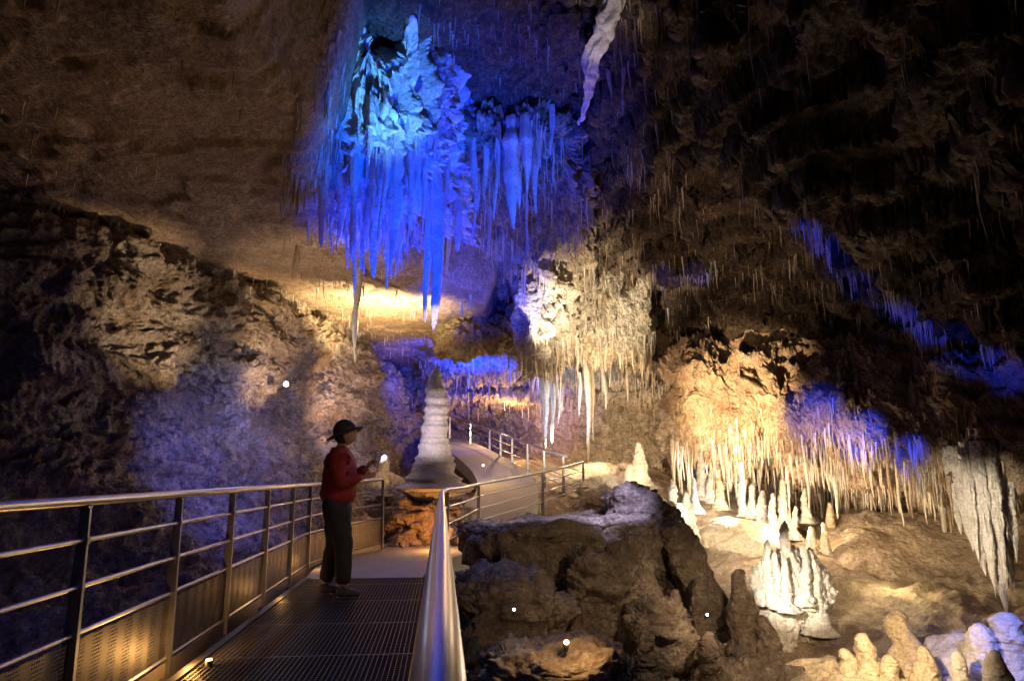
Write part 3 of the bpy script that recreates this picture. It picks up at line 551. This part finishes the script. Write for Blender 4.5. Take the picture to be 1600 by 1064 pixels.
light('SPOT',P(1000,700,9),BLU,700,T(1090,432,12.8),7,.8)
light('SPOT',P(1170,900,7.4),WHT,560,T(1240,910,9.6),32,.7)
light('POINT',P(1085,790,11.3),WHT,50)
light('SPOT',P(1360,940,6.0),WARM,210,T(1390,1020,7.4),80,.8)
light('SPOT',P(1200,850,6.0),WARM,170,T(1120,980,8),66,.8)
light('SPOT',P(1590,880,6.2),(.2,.25,1),80,T(1560,1030,7.3),70,.7)
# boulders + walkway
light('SPOT',P(1050,600,8.0),(.62,.58,1),650,T(900,815,9.6),56,.8)
light('SPOT',(1.9,5.6,2.0),WARM,150,T(940,960,8.2),60,.9)
light('SPOT',(-.2,9.5,3.2),(.3,.35,1),90,W(-.8,8,0),90,.9)
light('SPOT',(-.2,2.0,3.5),(.28,.33,1),55,W(-1,4,0),110,.9)
light('SPOT',(.2,5.6,2.2),WARM,40,W(-1.1,7.1,1.0),44,.9)
# ---------------- person
def skin(verts,edges,rad,sub=2):
    me=bpy.data.meshes.new('t'); me.from_pydata([tuple(v) for v in verts],edges,[]); o=bpy.data.objects.new('t',me); link(o)
    o.modifiers.new('s','SKIN'); 
    for i,r in enumerate(rad):
        sv=me.skin_vertices[0].data[i]; sv.radius=(r,r) if not isinstance(r,tuple) else r; sv.use_root=(i==0)
    s=o.modifiers.new('u','SUBSURF'); s.levels=sub; s.render_levels=sub
    bpy.context.view_layer.update(); ev=o.evaluated_get(bpy.context.evaluated_depsgraph_get()); m=ev.to_mesh()
    V=np.array([v.co[:] for v in m.vertices]); Fc=[list(p.vertices) for p in m.polygons]; ev.to_mesh_clear(); bpy.data.objects.remove(o); return V,Fc
def chain(pts,rad,sub=2): return skin(pts,[(i,i+1) for i in range(len(pts)-1)],rad,sub)
ang=math.radians(4); base=np.array(P(523,918,7.1)); base[2]=0.004
def place(V): 
    c,s=math.cos(ang),math.sin(ang); return np.stack([V[:,0]*c-V[:,1]*s,V[:,0]*s+V[:,1]*c,V[:,2]],1)
wrN=np.array([.25,-.10,1.15]); wrF=np.array([.27,.06,1.25])
elN=np.array([.03,-.27,1.09]); elF=np.array([.10,.25,1.10])
kF=(-.035,.10,.48); aF=(-.115,.11,.09); kN=(.085,-.10,.48); aN=(.095,-.11,.09)
Vb=[(0,0,.93),(0,0,1.08),(0,0,1.26),(-.005,0,1.38),(.0,0,1.45),(.012,0,1.50),(0,.18,1.36),tuple(elF),tuple(wrF),(0,-.18,1.36),tuple(elN),tuple(wrN),(0,.09,.88),kF,aF,(0,-.09,.88),kN,aN]
Eb=[(0,1),(1,2),(2,3),(3,4),(4,5),(3,6),(6,7),(7,8),(3,9),(9,10),(10,11),(0,12),(12,13),(13,14),(0,15),(15,16),(16,17)]
Rb=[.12,.11,.125,.08,.055,.052,.05,.038,.026,.05,.038,.026,.085,.055,.038,.085,.055,.038]
body=[skin(Vb,Eb,Rb)]
bm=bmesh.new(); bmesh.ops.create_icosphere(bm,subdivisions=5,radius=1); H=np.array([v.co[:] for v in bm.verts]); HF=[[v.index for v in f.verts] for f in bm.faces]; bm.free()
def g(c,s): return np.exp(-((H-np.array(c))**2).sum(1)/s**2)
D=H*np.array([.100,.078,.118]); D[:,1]*=1-.25*np.clip(-H[:,2],0,1)
D[:,0]+=.030*g((.98,0,-.12),.17)+.012*g((.97,0,.08),.14)+.014*g((.85,0,-.5),.16)+.007*g((.8,0,-.62),.1)+.02*g((.7,0,-.85),.25)-.012*g((.9,.35,.08),.18)-.012*g((.9,-.35,.08),.18)
D[:,1]+=.016*g((-.05,1,-.05),.16)-.016*g((-.05,-1,-.05),.16)
tilt=math.radians(-20)
def headT(v): 
    c,s=math.cos(tilt),math.sin(tilt); v=np.array(v); return np.stack([v[:,0]*c+v[:,2]*s,v[:,1],-v[:,0]*s+v[:,2]*c],1)+np.array([.035,0,1.585])
body.append((headT(D),HF))
def hand(w,fdir,palm,side,curl):
    fdir=fdir/np.linalg.norm(fdir); palm=palm/np.linalg.norm(palm); sd=np.cross(fdir,palm)*side
    out=[chain([w-fdir*.02,w+fdir*.03,w+fdir*.075],[(.022,.016),(.03,.016),(.032,.013)])]
    for k,(o,l) in enumerate([(.026,.068),(.009,.078),(-.009,.072),(-.026,.055)]):
        b=w+fdir*.07+sd*o; p=[b-fdir*.02,b]
        for j in range(3):
            a=curl*(j+.6); dd=fdir*math.cos(a)+palm*math.sin(a); p.append(p[-1]+dd*l/3*1.1)
        out.append(chain(p,[.009,.009,.0085,.008,.0065]))
    b=w+fdir*.025+sd*.024; out.append(chain([b-sd*.012,b,b+fdir*.022+sd*.022+palm*.01,b+fdir*.045+sd*.022+palm*.032],[.012,.011,.010,.008]))
    return out
body+=hand(wrN,np.array([.75,.35,.15]),np.array([0.1,.9,.2]),1,.5)
body+=hand(wrF,np.array([.55,-.25,.6]),np.array([.6,-.5,-.4]),-1,.7)
V,Fc=join(body); person=mk('person',place(V),Fc,M_skin,label='person in maroon jacket, black trousers and dark hat looking up',category='person'); person.location=tuple(base)
def part(n,V,Fc,m,lab=None):
    o=mk(n,place(V),Fc,m,True,person)
    if lab: o['label']=lab
def wrinkle(VF,a,s=9):
    V,Fc=VF; n=np.stack([fbm(V*s+k*9,3) for k in range(3)],1); return V+n*a,Fc
for s,y in ((1,.032),(-1,-.032)):
    bm=bmesh.new(); bmesh.ops.create_icosphere(bm,subdivisions=2,radius=.0125); v=np.array([q.co[:] for q in bm.verts])+[.083,y,.01]; f=[[q.index for q in p.verts] for p in bm.faces]; bm.free(); part('eye',headT(v),f,M_eye)
Vj=[(-.005,0,.86),(-.01,0,1.02),(0,0,1.22),(-.005,0,1.37),(.0,0,1.45),(-.005,.18,1.365),tuple(elF),tuple(wrF*.92+elF*.08),(-.005,-.18,1.365),tuple(elN),tuple(wrN*.92+elN*.08)]
part('jacket',*wrinkle(skin(Vj,[(0,1),(1,2),(2,3),(3,4),(3,5),(5,6),(6,7),(3,8),(8,9),(9,10)],[(.235,.20),(.205,.19),(.205,.185),.145,.077,.097,.08,.057,.097,.08,.057],3),.013),M_jack)
Vt=[(0,0,1.0),(-.02,0,.9),(-.02,.09,.80),kF,(aF[0],aF[1],.10),(0,-.09,.80),kN,(aN[0],aN[1],.10)]
part('trousers',*wrinkle(skin(Vt,[(0,1),(1,2),(2,3),(3,4),(1,5),(5,6),(6,7)],[.17,.205,.15,.10,.08,.15,.10,.08],3),.008),M_trou)
for y,x in ((.11,aF[0]),(-.11,aN[0])): part('shoe',*chain([(x-.07,y,.045),(x,y,.05),(x+.10,y*1.1,.04),(x+.18,y*1.12,.032)],[(.038,.045),(.046,.055),(.05,.04),(.034,.028)]),M_shoe)
def sub(D,F_,mask):
    idx=-np.ones(len(D),int); idx[mask]=np.arange(mask.sum()); return D[mask],[[int(idx[i]) for i in f] for f in F_ if all(mask[i] for i in f)]
hm=((H[:,0]<.25)&(H[:,2]>-.75)&(H[:,0]<.25-.3*(H[:,2]<0)))|(H[:,2]>.6)
v,f=sub(D*1.13+[-.006,0,.002],HF,hm); part('hair',headT(v),f,M_hair)
v,f=sub(D*np.array([1.26,1.3,1.3]),HF,H[:,2]>.22); part('hat',headT(v),f,M_cap)
bx=[];bf=[];nb=28
for i in range(nb):
    a=2*math.pi*i/nb; dr=.010*math.cos(2*a)+.006*math.sin(3*a+1)
    for r,z in ((.10,.036),(.19,.0+dr)): bx.append((-.006+r*math.cos(a)*1.05,r*math.sin(a)*.92,z))
bx+= [(x,y,z-.008) for x,y,z in bx]; o2=2*nb
for i in range(nb):
    j=(i+1)%nb; bf+=[[2*i,2*i+1,2*j+1,2*j],[o2+2*i,o2+2*j,o2+2*j+1,o2+2*i+1],[2*i+1,o2+2*i+1,o2+2*j+1,2*j+1]]
part('hat_brim',headT(np.array(bx)),bf,M_cap)
tp=wrF+np.array([.085,-.05,.075])
V,Fc=tube([tp+[-.01,.01,-.07],tp+[0,0,.0],tp+[.01,-.01,.04],tp+[.012,-.012,.045],tp+[.018,-.018,.075]],[.014,.014,.015,.020,.022],16)
o=mk('torch',place(V),Fc,M_white,label='small grey hand torch held by the visitor',category='torch'); o.location=tuple(base)
# ---------------- world + camera
w=bpy.data.worlds.new('World'); scene.world=w; w.use_nodes=True; w.node_tree.nodes['Background'].inputs[0].default_value=(.25,.22,.45,1); w.node_tree.nodes['Background'].inputs[1].default_value=.006
cd=bpy.data.cameras.new('Camera'); cam=bpy.data.objects.new('Camera',cd); link(cam); cam.location=(0,0,CH); cam.rotation_euler=(math.radians(90)+TH,0,0)
cd.sensor_width=36; cd.lens=36*F/1600; cd.clip_start=.05; cd.clip_end=200; scene.camera=cam
